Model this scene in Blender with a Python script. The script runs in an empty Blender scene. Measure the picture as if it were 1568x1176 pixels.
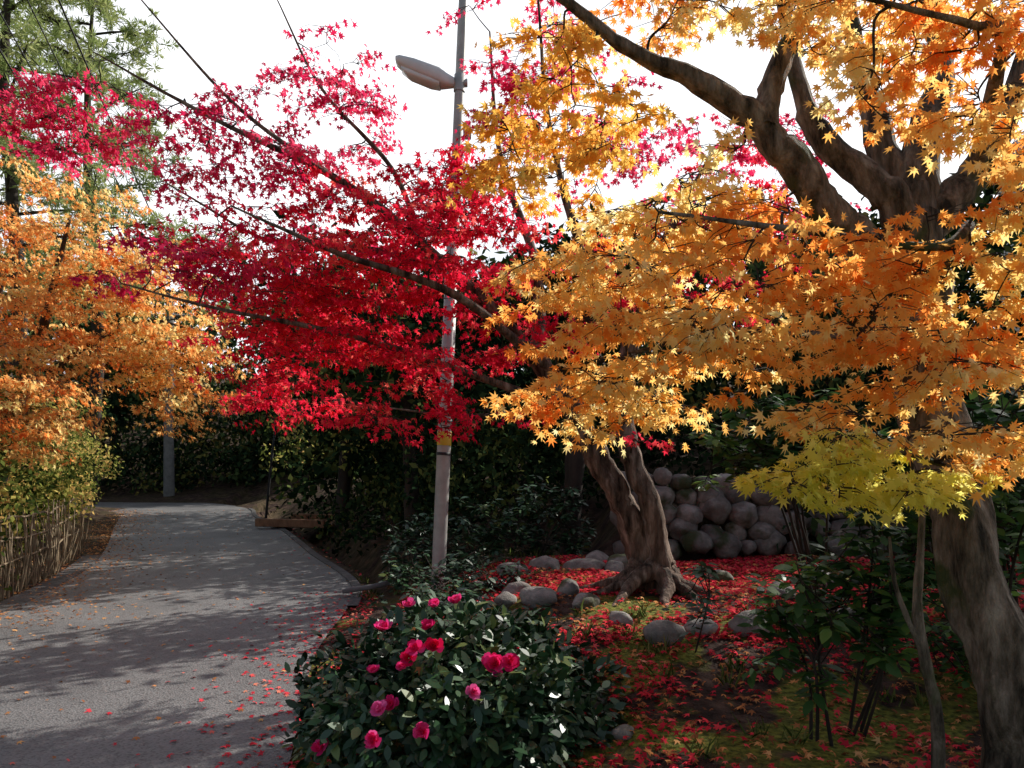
import bpy, math, random
import numpy as np
from mathutils import Vector, noise
random.seed(7); rng=np.random.default_rng(11)
scene=bpy.context.scene
# ------------------------------------------------------------ helpers
def sm(a,b,x):
    t=np.clip((x-a)/(b-a),0,1); return t*t*(3-2*t)
def unit(v):
    return v/np.maximum(np.linalg.norm(v,axis=-1,keepdims=True),1e-9)
def link(o,parent=None):
    scene.collection.objects.link(o)
    if parent is not None: o.parent=parent
    return o
def empty(name,loc=(0,0,0)):
    e=bpy.data.objects.new(name,None); e.location=loc; e.empty_display_size=.2
    return link(e)
def polymesh(name,V,F,mat,parent=None,smooth=True,origin=(0,0,0)):
    me=bpy.data.meshes.new(name)
    V=np.asarray(V,float)-np.asarray(origin,float)
    me.from_pydata(V.tolist(),[],F); me.update()
    if smooth: me.polygons.foreach_set('use_smooth',[True]*len(me.polygons))
    if mat: me.materials.append(mat)
    o=bpy.data.objects.new(name,me)
    if parent is None: o.location=origin
    return link(o,parent)
# ------------------------------------------------------------ node materials
def newmat(name):
    m=bpy.data.materials.new(name); m.use_nodes=True; nt=m.node_tree; nt.nodes.clear()
    out=nt.nodes.new('ShaderNodeOutputMaterial'); return m,nt,out
def N(nt,t,**k):
    n=nt.nodes.new(t)
    for a,b in k.items():
        if a in n.inputs: n.inputs[a].default_value=b
        else: setattr(n,a,b)
    return n
def ramp(nt,stops,fac):
    r=nt.nodes.new('ShaderNodeValToRGB'); e=r.color_ramp.elements
    while len(e)<len(stops): e.new(.5)
    for i,(p,c) in enumerate(stops):
        e[i].position=p; e[i].color=(*c,1)
    nt.links.new(fac,r.inputs[0]); return r
CL={}
def leaf_mat(name,stops,trans=.45,rough=.5,spec=0,clump=.2,nscale=1.3):
    m,nt,out=newmat(name); L=nt.links.new; CL[name]=(clump,nscale)
    at=N(nt,'ShaderNodeAttribute',attribute_name='tint')
    r=ramp(nt,stops,at.outputs['Fac'])
    if spec>0:
        p=N(nt,'ShaderNodeBsdfPrincipled',Roughness=rough); p.inputs['Specular IOR Level'].default_value=spec
        L(r.outputs[0],p.inputs['Base Color'])
    else:
        p=N(nt,'ShaderNodeBsdfDiffuse'); L(r.outputs[0],p.inputs['Color'])
    if trans<=0:
        L(p.outputs[0],out.inputs[0]); return m
    t=N(nt,'ShaderNodeBsdfTranslucent'); L(r.outputs[0],t.inputs['Color'])
    mx=N(nt,'ShaderNodeMixShader'); mx.inputs[0].default_value=trans
    L(p.outputs[0],mx.inputs[1]); L(t.outputs[0],mx.inputs[2]); L(mx.outputs[0],out.inputs[0])
    return m
def rough_mat(name,stops,scale=5,detail=6,rough=.85,bump=.4,bscale=20,stretch=(1,1,1),spec=.3,moss=None,metal=0,dist=.02):
    m,nt,out=newmat(name); L=nt.links.new
    geo=N(nt,'ShaderNodeNewGeometry'); mp=N(nt,'ShaderNodeMapping'); mp.inputs['Scale'].default_value=stretch
    L(geo.outputs['Position'],mp.inputs['Vector'])
    n1=N(nt,'ShaderNodeTexNoise',Scale=scale,Detail=detail,Roughness=.65); L(mp.outputs[0],n1.inputs['Vector'])
    r=ramp(nt,stops,n1.outputs['Fac']); col=r.outputs[0]
    if moss:
        n3=N(nt,'ShaderNodeTexNoise',Scale=moss[1],Detail=5.0); L(geo.outputs['Position'],n3.inputs['Vector'])
        rr=ramp(nt,[(moss[2],(0,0,0)),(moss[2]+.08,(1,1,1))],n3.outputs['Fac'])
        mm=N(nt,'ShaderNodeMix',data_type='RGBA'); L(rr.outputs[0],mm.inputs[0]); L(col,mm.inputs[6]); mm.inputs[7].default_value=(*moss[0],1); col=mm.outputs[2]
    p=N(nt,'ShaderNodeBsdfPrincipled',Roughness=rough,Metallic=metal); p.inputs['Specular IOR Level'].default_value=spec
    L(col,p.inputs['Base Color'])
    if bump>0:
        n2=N(nt,'ShaderNodeTexNoise',Scale=bscale,Detail=5.0,Roughness=.65); L(mp.outputs[0],n2.inputs['Vector'])
        bp=N(nt,'ShaderNodeBump',Strength=bump,Distance=dist); L(n2.outputs['Fac'],bp.inputs['Height']); L(bp.outputs[0],p.inputs['Normal'])
    L(p.outputs[0],out.inputs[0]); return m

M_orange=leaf_mat('maple_leaf_orange',[(0,(.96,.27,.05)),(.3,(.98,.46,.10)),(.6,(.99,.66,.20)),(.85,(.99,.84,.36)),(1,(.99,.92,.52))],.76)
M_gold=leaf_mat('maple_leaf_gold',[(0,(.84,.34,.04)),(.4,(.95,.50,.08)),(.8,(.98,.66,.16)),(1,(.90,.70,.18))],.72)
M_lime=leaf_mat('maple_leaf_yellowgreen',[(0,(.70,.66,.08)),(.5,(.96,.88,.18)),(1,(.98,.95,.36))],.74)
M_red=leaf_mat('maple_leaf_red',[(0,(.48,.010,.035)),(.35,(.84,.018,.06)),(.7,(.96,.04,.08)),(1,(.98,.20,.15))],.7)
M_crim=leaf_mat('maple_leaf_crimson',[(0,(.40,.010,.05)),(.5,(.78,.025,.12)),(1,(.95,.10,.19))],.68)
M_lorange=leaf_mat('autumn_leaf_orange_far',[(0,(.88,.24,.06)),(.3,(.97,.42,.12)),(.6,(.98,.62,.22)),(.85,(.98,.80,.36)),(1,(.92,.80,.30))],.7,nscale=.9)
M_hedge=leaf_mat('hedge_leaf',[(0,(.025,.045,.015)),(.3,(.09,.13,.03)),(.55,(.27,.31,.07)),(.8,(.72,.64,.18)),(1,(.95,.62,.22))],.5,nscale=1.9,clump=.36)
M_dark=leaf_mat('evergreen_leaf',[(0,(.006,.014,.008)),(.5,(.02,.04,.018)),(.8,(.05,.085,.03)),(1,(.15,.17,.05))],0,nscale=.6,clump=.25)
M_far=leaf_mat('woodland_leaf',[(0,(.012,.028,.016)),(.4,(.035,.065,.03)),(.75,(.10,.14,.05)),(1,(.34,.28,.08))],0,nscale=.5,clump=.3)
M_pine=leaf_mat('pine_needles',[(0,(.16,.24,.08)),(.5,(.38,.46,.17)),(1,(.65,.65,.3))],.3,nscale=.5)
M_cam=leaf_mat('camellia_leaf',[(0,(.010,.030,.012)),(.5,(.022,.065,.026)),(.85,(.05,.12,.04)),(1,(.14,.19,.05))],0,rough=.38,spec=.5)
M_shrub=leaf_mat('shrub_leaf',[(0,(.02,.06,.02)),(.5,(.06,.15,.04)),(1,(.22,.38,.08))],.4,rough=.42,spec=.4)
M_petal=leaf_mat('camellia_petal',[(0,(.80,.01,.08)),(.5,(.95,.04,.26)),(1,(.97,.2,.52))],.45,clump=.02)
M_litR=leaf_mat('fallen_leaf_red',[(0,(.24,.015,.025)),(.4,(.60,.03,.05)),(.8,(.86,.08,.10)),(1,(.85,.33,.2))],0,clump=.15)
M_litB=leaf_mat('fallen_leaf_brown',[(0,(.16,.06,.03)),(.4,(.4,.15,.06)),(.7,(.65,.28,.1)),(1,(.75,.42,.18))],0,clump=.15)
M_grass=leaf_mat('grass_blade',[(0,(.05,.08,.02)),(.6,(.12,.17,.04)),(1,(.3,.28,.1))],0)
M_barkR=rough_mat('bark_maple',[(.36,(.03,.024,.018)),(.47,(.14,.11,.08)),(.55,(.24,.19,.15)),(.68,(.42,.36,.29))],14,7,.9,1,26,(1,1,.25),moss=((.07,.085,.03),3.3,.56),dist=.06)
M_bark2=rough_mat('bark_red_maple',[(.36,(.03,.02,.014)),(.47,(.13,.085,.06)),(.55,(.22,.15,.11)),(.68,(.42,.33,.26))],15,7,.88,1,24,(1,1,.18),dist=.06)
M_barkD=rough_mat('bark_dark',[(.3,(.02,.015,.012)),(.7,(.07,.052,.04))],6,4,.9,0,20,(1,1,.3))
M_stone=rough_mat('stone',[(.3,(.10,.09,.08)),(.5,(.23,.21,.19)),(.7,(.42,.39,.35))],5,8,.85,.8,18,moss=((.07,.075,.03),2.2,.58),dist=.03)
M_stoneD=rough_mat('wall_stone',[(.3,(.07,.06,.053)),(.5,(.18,.16,.14)),(.7,(.40,.36,.32))],3.2,8,.85,.8,18,moss=((.05,.06,.025),2.2,.57),dist=.03)
M_conc=rough_mat('concrete',[(.3,(.16,.155,.15)),(.7,(.30,.29,.28))],6,6,.9,.3,40)
M_concD=rough_mat('weathered_concrete',[(.3,(.08,.076,.074)),(.7,(.17,.16,.155))],6,6,.9,.5,40)
M_pole=rough_mat('galvanised_steel',[(.3,(.34,.33,.31)),(.7,(.52,.51,.48))],6,5,.5,.05,30,spec=.5,metal=.2)
M_lamp=rough_mat('lamp_housing',[(.3,(.68,.69,.69)),(.7,(.8,.8,.8))],4,3,.45,0)
M_lens=rough_mat('lamp_lens',[(.3,(.74,.76,.76)),(.7,(.8,.82,.82))],4,3,.15,0)
M_yel=rough_mat('yellow_band',[(.3,(.6,.42,.03)),(.7,(.7,.5,.05))],8,3,.5,0)
M_black=rough_mat('black_rubber',[(.3,(.02,.02,.02)),(.7,(.04,.04,.04))],8,3,.6,0)
M_bamboo=rough_mat('bamboo_dry',[(.3,(.14,.10,.065)),(.7,(.38,.29,.18))],8,5,.7,0)
M_timber=rough_mat('timber',[(.3,(.14,.07,.04)),(.7,(.38,.21,.12))],6,5,.8,.3,30,(1,1,.4))
M_wall=rough_mat('house_plaster',[(.3,(.6,.58,.54)),(.7,(.7,.68,.64))],2,4,.9,.1,40)
M_roof=rough_mat('roof_tiles',[(.3,(.10,.11,.13)),(.7,(.2,.21,.24))],8,4,.6,.4,30)
M_glass=rough_mat('window_glass',[(.3,(.04,.05,.06)),(.7,(.06,.07,.08))],2,2,.08,0,5,spec=.8)

def ground_mat():
    m,nt,out=newmat('ground_soil'); L=nt.links.new
    geo=N(nt,'ShaderNodeNewGeometry')
    n1=N(nt,'ShaderNodeTexNoise',Scale=6.0,Detail=8.0); L(geo.outputs['Position'],n1.inputs['Vector'])
    r1=ramp(nt,[(.3,(.022,.014,.011)),(.5,(.058,.034,.026)),(.7,(.12,.075,.055))],n1.outputs['Fac'])
    n2=N(nt,'ShaderNodeTexNoise',Scale=1.8,Detail=5.0); L(geo.outputs['Position'],n2.inputs['Vector'])
    r2=ramp(nt,[(.45,(0,0,0)),(.52,(1,1,1))],n2.outputs['Fac'])
    sx=N(nt,'ShaderNodeSeparateXYZ'); L(geo.outputs['Position'],sx.inputs[0])
    mr=N(nt,'ShaderNodeMapRange'); mr.inputs[1].default_value=7.0; mr.inputs[2].default_value=9.0; mr.inputs[3].default_value=1; mr.inputs[4].default_value=.12; L(sx.outputs['Y'],mr.inputs[0])
    mu=N(nt,'ShaderNodeMath',operation='MULTIPLY'); L(r2.outputs[0],mu.inputs[0]); L(mr.outputs[0],mu.inputs[1])
    n3=N(nt,'ShaderNodeTexNoise',Scale=30.0,Detail=4.0); L(geo.outputs['Position'],n3.inputs['Vector'])
    r3=ramp(nt,[(.3,(.04,.05,.010)),(.7,(.24,.24,.04))],n3.outputs['Fac'])
    mx=N(nt,'ShaderNodeMix',data_type='RGBA'); L(mu.outputs[0],mx.inputs[0]); L(r1.outputs[0],mx.inputs[6]); L(r3.outputs[0],mx.inputs[7])
    p=N(nt,'ShaderNodeBsdfPrincipled',Roughness=.95); p.inputs['Specular IOR Level'].default_value=.15
    L(mx.outputs[2],p.inputs['Base Color'])
    bp=N(nt,'ShaderNodeBump',Strength=.8,Distance=.03); L(n3.outputs['Fac'],bp.inputs['Height']); L(bp.outputs[0],p.inputs['Normal'])
    L(p.outputs[0],out.inputs[0]); return m
def asphalt_mat():
    m,nt,out=newmat('asphalt'); L=nt.links.new
    geo=N(nt,'ShaderNodeNewGeometry')
    n1=N(nt,'ShaderNodeTexNoise',Scale=.8,Detail=8.0); L(geo.outputs['Position'],n1.inputs['Vector'])
    r1=ramp(nt,[(.3,(.15,.145,.145)),(.7,(.25,.24,.236))],n1.outputs['Fac'])
    v=N(nt,'ShaderNodeTexVoronoi',Scale=75.0); L(geo.outputs['Position'],v.inputs['Vector'])
    r2=ramp(nt,[(0,(.35,.35,.35)),(.5,(.95,.95,.95)),(1,(1.0,1.0,1.0))],v.outputs['Color'])
    mx=N(nt,'ShaderNodeMix',data_type='RGBA',blend_type='MULTIPLY'); mx.inputs[0].default_value=.9
    L(r1.outputs[0],mx.inputs[6]); L(r2.outputs[0],mx.inputs[7])
    p=N(nt,'ShaderNodeBsdfPrincipled',Roughness=.62); p.inputs['Specular IOR Level'].default_value=.45
    L(mx.outputs[2],p.inputs['Base Color'])
    bp=N(nt,'ShaderNodeBump',Strength=.6,Distance=.008); L(v.outputs['Distance'],bp.inputs['Height']); L(bp.outputs[0],p.inputs['Normal'])
    L(p.outputs[0],out.inputs[0]); return m

# ------------------------------------------------------------ road layout + terrain
RR=np.array([(-.4,-12),(-.9,2),(-1.15,4),(-1.6,6.4),(-1.95,9.6),(-3.35,13),(-5.2,17.5),(-6.9,21),(-8.3,24.5),(-10.8,27.5),(-15,29.3),(-32,30)],float)
LL=np.array([(-4.9,-12),(-4.7,2),(-4.8,4),(-5,6.4),(-5.6,9.6),(-6.8,13),(-8.9,17.5),(-10.2,20.3),(-11.3,22.3),(-13,24),(-17,25.5),(-32,26)],float)
def cr(P,n=12):
    P=np.asarray(P,float); A=np.vstack([2*P[0]-P[1],P,2*P[-1]-P[-2]]); out=[]
    t=np.linspace(0,1,n,endpoint=False)[:,None]
    for i in range(1,len(A)-2):
        a,b,c,d=A[i-1],A[i],A[i+1],A[i+2]
        out.append(.5*((2*b)+(c-a)*t+(2*a-5*b+4*c-d)*t**2+(3*b-a-3*c+d)*t**3))
    out.append(P[-1:]); return np.vstack(out)
RS,LS=cr(RR,16),cr(LL,16); CS=(RS+LS)/2; HW=np.linalg.norm(RS-LS,axis=1)/2
TG=unit(np.gradient(CS,axis=0))
def roadinfo(x,y):
    e=np.empty(len(x)); s=np.empty(len(x))
    for i in range(0,len(x),4000):
        dx=x[i:i+4000,None]-CS[None,:,0]; dy=y[i:i+4000,None]-CS[None,:,1]
        d=np.hypot(dx,dy)-HW[None]; j=d.argmin(1); k=np.arange(len(j))
        e[i:i+4000]=d[k,j]; s[i:i+4000]=np.sign(TG[j,1]*dx[k,j]-TG[j,0]*dy[k,j])
    return e,s
def H(x,y):
    x=np.atleast_1d(np.asarray(x,float)); y=np.atleast_1d(np.asarray(y,float))
    e,s=roadinfo(x,y)
    bump=(np.sin(x*2.1+1.3*np.sin(y*1.7))*np.cos(y*2.6+x)*.03+np.sin(x*5.3+y*2.2)*np.cos(y*6.1-x*1.9)*.015+np.sin(x*.7+y*.4)*.04)
    m=.5*sm(.25,2.1,e)*(.42+.58*sm(3.6,6,y))*(1-.5*sm(8,12,y))
    wall=.62*sm(9.0,9.45,y)*sm(.9,1.6,x)+np.clip(.2*(y-9.6),0,6)*sm(1,2.5,x)*(y>9.6)
    ditch=-.4*sm(.12,.3,e)*(1-sm(.6,1.1,e))*sm(8.8,10,y)
    forest=np.clip(.26*(e-1.2),0,5)*sm(10,13,y)
    right=m+np.maximum(wall,forest)+ditch+bump*sm(.1,1,e)
    left=.3*sm(.3,1.4,e)+np.clip(.16*(e-1.5),0,7)+bump*sm(.1,1,e)
    h=np.where(s>0,right,left)
    h=np.where(e<0,-.03,h-.03*(1-sm(0,.15,e)))
    far=sm(40,200,np.hypot(x,y)); h=h+far*(8+6*np.sin(x*.013+1)+5*np.sin(y*.017+x*.006))
    return h
def grid_axis(lo,hi,step,far):
    a=list(np.arange(lo,hi+1e-6,step)); s=step
    while a[-1]<far: s*=1.25; a.append(a[-1]+s)
    s=step
    while a[0]>-far: s*=1.25; a.insert(0,a[0]-s)
    return np.array(a)
gx=grid_axis(-9,6,.09,320); gy=grid_axis(1,15,.09,320)
X,Y=np.meshgrid(gx,gy); Z=H(X.ravel(),Y.ravel())
V=np.c_[X.ravel(),Y.ravel(),Z]; nx=len(gx); ny=len(gy)
ii=(np.arange(ny-1)[:,None]*nx+np.arange(nx-1)[None]).ravel()
polymesh('ground',V,np.c_[ii,ii+1,ii+nx+1,ii+nx].tolist(),ground_mat())
def strip(name,A,B,z,mat,cols=4):
    n=len(A); vs=[]; 
    for k in range(cols+1):
        t=k/cols; P=A*(1-t)+B*t; vs.append(np.c_[P,np.full(n,z)])
    Vv=np.stack(vs,1).reshape(-1,3); F=[]
    for i in range(n-1):
        for k in range(cols):
            a=i*(cols+1)+k; F.append((a,a+1,a+cols+2,a+cols+1))
    return polymesh(name,Vv,F,mat)
strip('asphalt_road',LS,RS,0.0,asphalt_mat())
def kerb(name,edge,off0,off1,z0,z1,mat,i0,i1):
    E=edge[i0:i1]; nrm=np.c_[TG[i0:i1,1],-TG[i0:i1,0]]
    sec=[(off0,z0),(off0,z1),(off1,z1),(off1,z0-.3)]
    Vv=[];F=[]
    for i in range(len(E)):
        for o,z in sec: Vv.append((*(E[i]+nrm[i]*o),z))
    for i in range(len(E)-1):
        for k in range(3):
            a=i*4+k; F.append((a,a+1,a+5,a+4))
    return polymesh(name,Vv,F,mat,smooth=False)
kerb('concrete_ditch_edge',RS,-.01,.10,-.05,.018,M_concD,4*16-6,8*16)
kerb('concrete_gutter',LS,.02,-.26,-.05,.008,M_concD,0,5*16)

# ------------------------------------------------------------ leaves
def star(lobes,notch,base):
    right=[]
    for i,(a,l) in enumerate(lobes):
        right.append((a,l))
        if i<len(notch): right.append(notch[i])
    full=right+[(180,base)]+[(-a,l) for a,l in right[::-1] if a>0]
    return np.array([(math.sin(math.radians(a))*l,math.cos(math.radians(a))*l) for a,l in full])
MAP7=star([(0,1),(40,.92),(82,.74),(128,.42)],[(20,.38),(61,.35),(105,.27)],.1)
MAP5=star([(0,1),(52,.88),(112,.58)],[(26,.37),(82,.32)],.15)
OVAL=np.array([(0,0),(.2,.25),(.27,.55),(.17,.85),(0,1.08),(-.17,.85),(-.27,.55),(-.2,.25)])
DIAM=np.array([(0,0),(.32,.5),(0,1.1),(-.32,.5)])
LANCE=np.array([(0,0),(.035,.4),(0,1),(-.035,.4)])
BLADE=np.array([(-.03,0),(.03,0),(.025,.5),(0,1),(-.025,.5)])
PETAL=np.array([(-.1,0),(.1,0),(.42,.45),(.45,.8),(.2,1.0),(0,.94),(-.2,1.0),(-.45,.8),(-.42,.45)])
def leaves(name,P,T,NN,size,shape,tint,mat,parent=None,curl=.25,origin=(0,0,0),fold=.0):
    P=np.asarray(P,float); cl,ns=CL[mat.name]; q=P*ns*2.2
    tint=np.asarray(tint,float)+cl*(np.sin(q[:,0]+1.7*np.sin(q[:,1]*.8+q[:,2]))*np.sin(q[:,1]*.9+1.3*np.sin(q[:,2]*1.3))+.5*np.sin(q[:,2]*2.1+q[:,0]*1.6)*np.sin(q[:,1]*2.7))
    tint=np.clip(tint,0,1)
    P=P-np.asarray(origin,float); n=len(P); k=len(shape)
    T=unit(np.asarray(T,float)); B=unit(np.cross(np.asarray(NN,float),T)); N2=np.cross(T,B)
    size=np.broadcast_to(np.asarray(size,float),(n,))
    lx=shape[:,0][None,:]; ly=shape[:,1][None,:]
    cu=(curl*(.4+1.2*rng.random(n)))[:,None]
    lz=-cu*(lx**2+ly**2)+fold*np.abs(lx)
    V=P[:,None]+size[:,None,None]*(lx[...,None]*B[:,None]+ly[...,None]*T[:,None]+lz[...,None]*N2[:,None])
    me=bpy.data.meshes.new(name)
    me.vertices.add(n*k); me.vertices.foreach_set('co',V.reshape(-1).astype(np.float32))
    me.loops.add(n*k); me.loops.foreach_set('vertex_index',np.arange(n*k,dtype=np.int32))
    me.polygons.add(n); me.polygons.foreach_set('loop_start',np.arange(0,n*k,k,dtype=np.int32))
    try: me.polygons.foreach_set('loop_total',np.full(n,k,dtype=np.int32))
    except Exception: pass
    me.update(calc_edges=True)
    a=me.attributes.new('tint','FLOAT','FACE'); a.data.foreach_set('value',np.asarray(tint,np.float32))
    me.materials.append(mat)
    o=bpy.data.objects.new(name,me)
    if parent is None: o.location=origin
    return link(o,parent)
def tubes(name,lines,mat,parent=None,origin=(0,0,0)):
    V=[];F=[];off=0
    for pts,rad,s in lines:
        pts=np.asarray(pts,float); rad=np.asarray(rad,float); n=len(pts)
        T=unit(np.gradient(pts,axis=0)); ref=np.array([.13,.97,.21]) if abs(T[:,1]).mean()<.85 else np.array([1,.1,.1])
        B=unit(np.cross(T,ref)); C=np.cross(T,B)
        a=np.linspace(0,2*math.pi,s,endpoint=False)
        R=rad[:,None]*np.ones(s)[None]
        if s>=10 and s!=20:
            R=R*(1+.10*np.sin(3*a[None]+pts[:,2:3]*3)+.06*np.sin(5*a[None]-pts[:,2:3]*5+pts[:,0:1])+.05*np.sin(2*a[None]+pts[:,2:3]*9)+.03*np.sin(9*a[None]+pts[:,2:3]*2))
        ring=pts[:,None]+R[...,None]*(np.cos(a)[None,:,None]*B[:,None]+np.sin(a)[None,:,None]*C[:,None])
        V.append(ring.reshape(-1,3))
        for i in range(n-1):
            for j in range(s):
                j2=(j+1)%s; b=off+i*s; F.append((b+j,b+j2,b+s+j2,b+s+j))
        F.append(tuple(off+(n-1)*s+j for j in range(s)))
        off+=n*s
    return polymesh(name,np.vstack(V),F,mat,parent,origin=origin)
SUNB=np.array([.60,.55,.60])   # leaves turn their faces toward the light
class Tree:
    def __init__(s,name,base):
        s.base=base; s.e=empty(name,base); s.lines=[]; s.nodes=[]; s.rad=[]; s.tw=[]; s.k=0
    def limb(s,pts,radii,sides=12,n=8):
        p=cr(np.array(pts,float),n); r=np.interp(np.linspace(0,1,len(p)),np.linspace(0,1,len(radii)),radii)
        w=rng.normal(0,1,(len(p),3)); w=(w+np.roll(w,1,0)+np.roll(w,-1,0))/3
        p=p+w*r[:,None]*.16; r=r*(1+.05*rng.normal(0,1,len(r)))
        s.lines.append((p,r,sides)); s.nodes+=list(p); s.rad+=list(r)
    def grow(s,regions,leafsize,shape,mat,name,twigL=.3,ntw=6,nl=9,droop=.5,flat=.6,tintc=.5,gap=0.0,avoid=None):
        C=[]
        for c,r,n in regions:
            c=np.array(c);r=np.array(r);k=0
            while k<n:
                q=rng.normal(0,.5,3)
                if np.linalg.norm(q)>1.05: continue
                p=c+q*r*1.15
                if avoid is not None and np.all(p>np.array(avoid[0])) and np.all(p<np.array(avoid[1])): k+=1; continue
                if gap and noise.noise(Vector(p*1.7))<gap-.5: 
                    if rng.random()<.8: k+=1; continue
                C.append(p);k+=1
        C=np.array(C); nodes=np.array(s.nodes)
        d=np.array([np.linalg.norm(nodes-c,axis=1).min() for c in C]); C=C[np.argsort(d)]
        NO=list(s.nodes);RA=list(s.rad); arr=np.array(NO); P=[];T=[];NN=[];ti=[]
        for c in C:
            dd=np.linalg.norm(arr-c,axis=1); j=dd.argmin(); p0=arr[j]; L=dd[j]
            m=np.array([0,0,.12*L])+rng.normal(0,.06*L+.005,3)
            m2=rng.normal(0,.05*L+.005,3)+np.array([0,0,.06*L])
            line=cr(np.array([p0,p0+(c-p0)*.35+m,p0+(c-p0)*.7+m2,c]),3)
            r0=min(RA[j]*.75,.005+.011*L); rr=np.linspace(r0,.003,len(line))
            s.tw.append((line,rr,5)); arr=np.vstack([arr,line[3:]]); RA+=list(rr[3:])
            out=c-p0; out[2]*=.3; out=unit(out+rng.normal(0,.02,3)); spray_t=rng.normal(0,.14)
            az0=math.atan2(out[1],out[0]); tilt=rng.normal(0,.18,2)
            for t in range(ntw):
                az=az0+rng.uniform(-1.7,1.7); l=twigL*rng.uniform(.5,1.1)
                dr=np.array([math.cos(az),math.sin(az),tilt[0]*math.cos(az)+tilt[1]*math.sin(az)-.08])
                st=line[rng.integers(len(line)//2,len(line))]
                e=st+dr*l; mid=st+dr*l*.5+np.array([0,0,.05*l])
                e=e-np.array([0,0,.12*l]); s.tw.append((np.array([st,mid,e]),np.array([.003,.002,.001]),3))
                f=rng.uniform(.15,1.08,nl); base=st+(e-st)*f[:,None]+np.array([0,0,.04*l])*np.sin(f*3)[:,None]
                side=np.array([-dr[1],dr[0],0]); sg=rng.choice([-1,1],nl)[:,None]
                tt=dr*.7+side*sg*rng.uniform(.2,1,nl)[:,None]+np.array([0,0,-droop])*rng.uniform(.2,1.6,nl)[:,None]+rng.normal(0,.25,(nl,3))
                base=base+unit(tt)*.6*leafsize+rng.normal(0,.4*leafsize,(nl,3))
                nn=unit(SUNB+rng.normal(0,flat,(nl,3))); tt=unit(tt); tt=tt-.8*(tt*nn).sum(1,keepdims=True)*nn
                P.append(base);T.append(tt);NN.append(nn);ti.append(np.clip(tintc+spray_t+rng.normal(0,.17,nl),0,1))
        P=np.vstack(P)
        leaves(name,P,np.vstack(T),np.vstack(NN),leafsize*rng.uniform(.65,1.2,len(P)),shape,np.concatenate(ti),mat,s.e,origin=s.base)
    def done(s,mat,twmat=None):
        tubes('trunk_and_limbs',s.lines,mat,s.e,s.base)
        if s.tw: tubes('branches',s.tw,twmat or mat,s.e,s.base)

# ------------------------------------------------------------ right orange maple (near)
t=Tree('orange_maple_tree',(2.12,3.2,.1))
t.limb([(2.17,3.15,-.15),(2.11,3.17,.2),(2.02,3.2,.7),(1.91,3.3,1.2),(1.86,3.5,1.8),(1.88,3.7,2.45),(1.92,3.75,2.85)],[.18,.15,.13,.12,.13,.135,.12],22)
t.limb([(1.9,3.7,2.6),(1.78,3.7,2.85),(1.5,3.8,3.15),(1.4,3.85,3.45),(1.3,3.9,4.1)],[.11,.075,.055,.04,.02])
t.limb([(1.92,3.75,2.75),(1.82,3.9,3.25),(1.75,4,3.7),(1.7,4.1,4.4)],[.08,.06,.045,.02])
t.limb([(1.92,3.75,2.75),(2.02,3.8,3.2),(2.12,3.9,3.6),(2.05,4,4.3)],[.11,.07,.055,.03])
t.limb([(1.95,3.72,2.65),(2.2,3.7,2.95),(2.33,3.6,3.3),(2.5,3.5,4)],[.10,.07,.05,.03])
t.limb([(1.9,3.7,2.2),(1.64,3.6,2.53),(1.43,3.55,2.74),(1.25,3.5,2.92),(1.1,3.5,3.1),(.8,3.5,3.3),(.53,3.5,3.42),(.2,3.4,3.6),(-.15,3.3,3.75)],[.11,.09,.08,.072,.06,.044,.032,.02,.01],14)
t.limb([(1.13,3.5,3.06),(1.2,3.55,3.35),(1.38,3.6,3.75),(1.4,3.6,4.3)],[.06,.05,.04,.02])
t.limb([(1.95,3.65,1.9),(1.7,3.2,2.0),(1.3,3.0,2.05),(.9,3.1,2.1),(.5,3.4,2.05)],[.04,.025,.016,.012,.006],8)
t.limb([(1.9,3.4,1.5),(1.7,3.0,1.55),(1.35,2.75,1.62),(1.1,2.7,1.66)],[.02,.012,.008,.005],8)
t.limb([(1.9,3.7,2.3),(1.8,3.1,2.5),(1.5,2.8,2.35),(1.0,2.9,2.45),(.6,3.2,2.6)],[.04,.025,.016,.012,.006],8)
t.limb([(2.2,3.7,2.95),(2.0,3.2,3.3),(1.7,2.9,3.2),(1.3,2.9,3.3)],[.04,.025,.015,.008],8)
t.grow([((.40,3.6,2.45),(.5,.28,.38),26),((.86,3.2,2.25),(.64,.26,.45),43),((.45,3.5,1.95),(.45,.28,.25),22),
        ((1.37,2.9,2.08),(.68,.26,.38),40),((1.70,2.8,2.3),(.5,.25,.32),22),((1.67,3,3.25),(.65,.35,.42),34),((1.95,2.95,2.75),(.35,.25,.3),13),
        ((1.14,3.3,3.5),(.45,.4,.2),14),((.6,3.5,3.75),(.6,.4,.2),14),((1.62,2.7,1.80),(.35,.25,.25),16),((.9,3.4,2.75),(.5,.25,.2),10)],
        .038,MAP7,M_orange,'orange_leaves',twigL=.24,ntw=6,nl=8,tintc=.5,flat=.36,droop=.8)
t.grow([((.17,3.6,3.10),(.40,.35,.36),32)],.037,MAP7,M_gold,'golden_leaves',twigL=.2,ntw=6,nl=9,flat=.5,droop=.8,avoid=((-.9,3,3.05),(-.12,4.5,3.8)))
t.grow([((1.2,2.7,1.57),(.26,.22,.14),14),((1.4,2.8,1.53),(.2,.22,.10),5)],.036,MAP7,M_lime,'yellow_green_leaves',twigL=.15,ntw=6,nl=9,droop=.5,flat=.4)
t.done(M_barkR,M_barkD)

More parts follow.
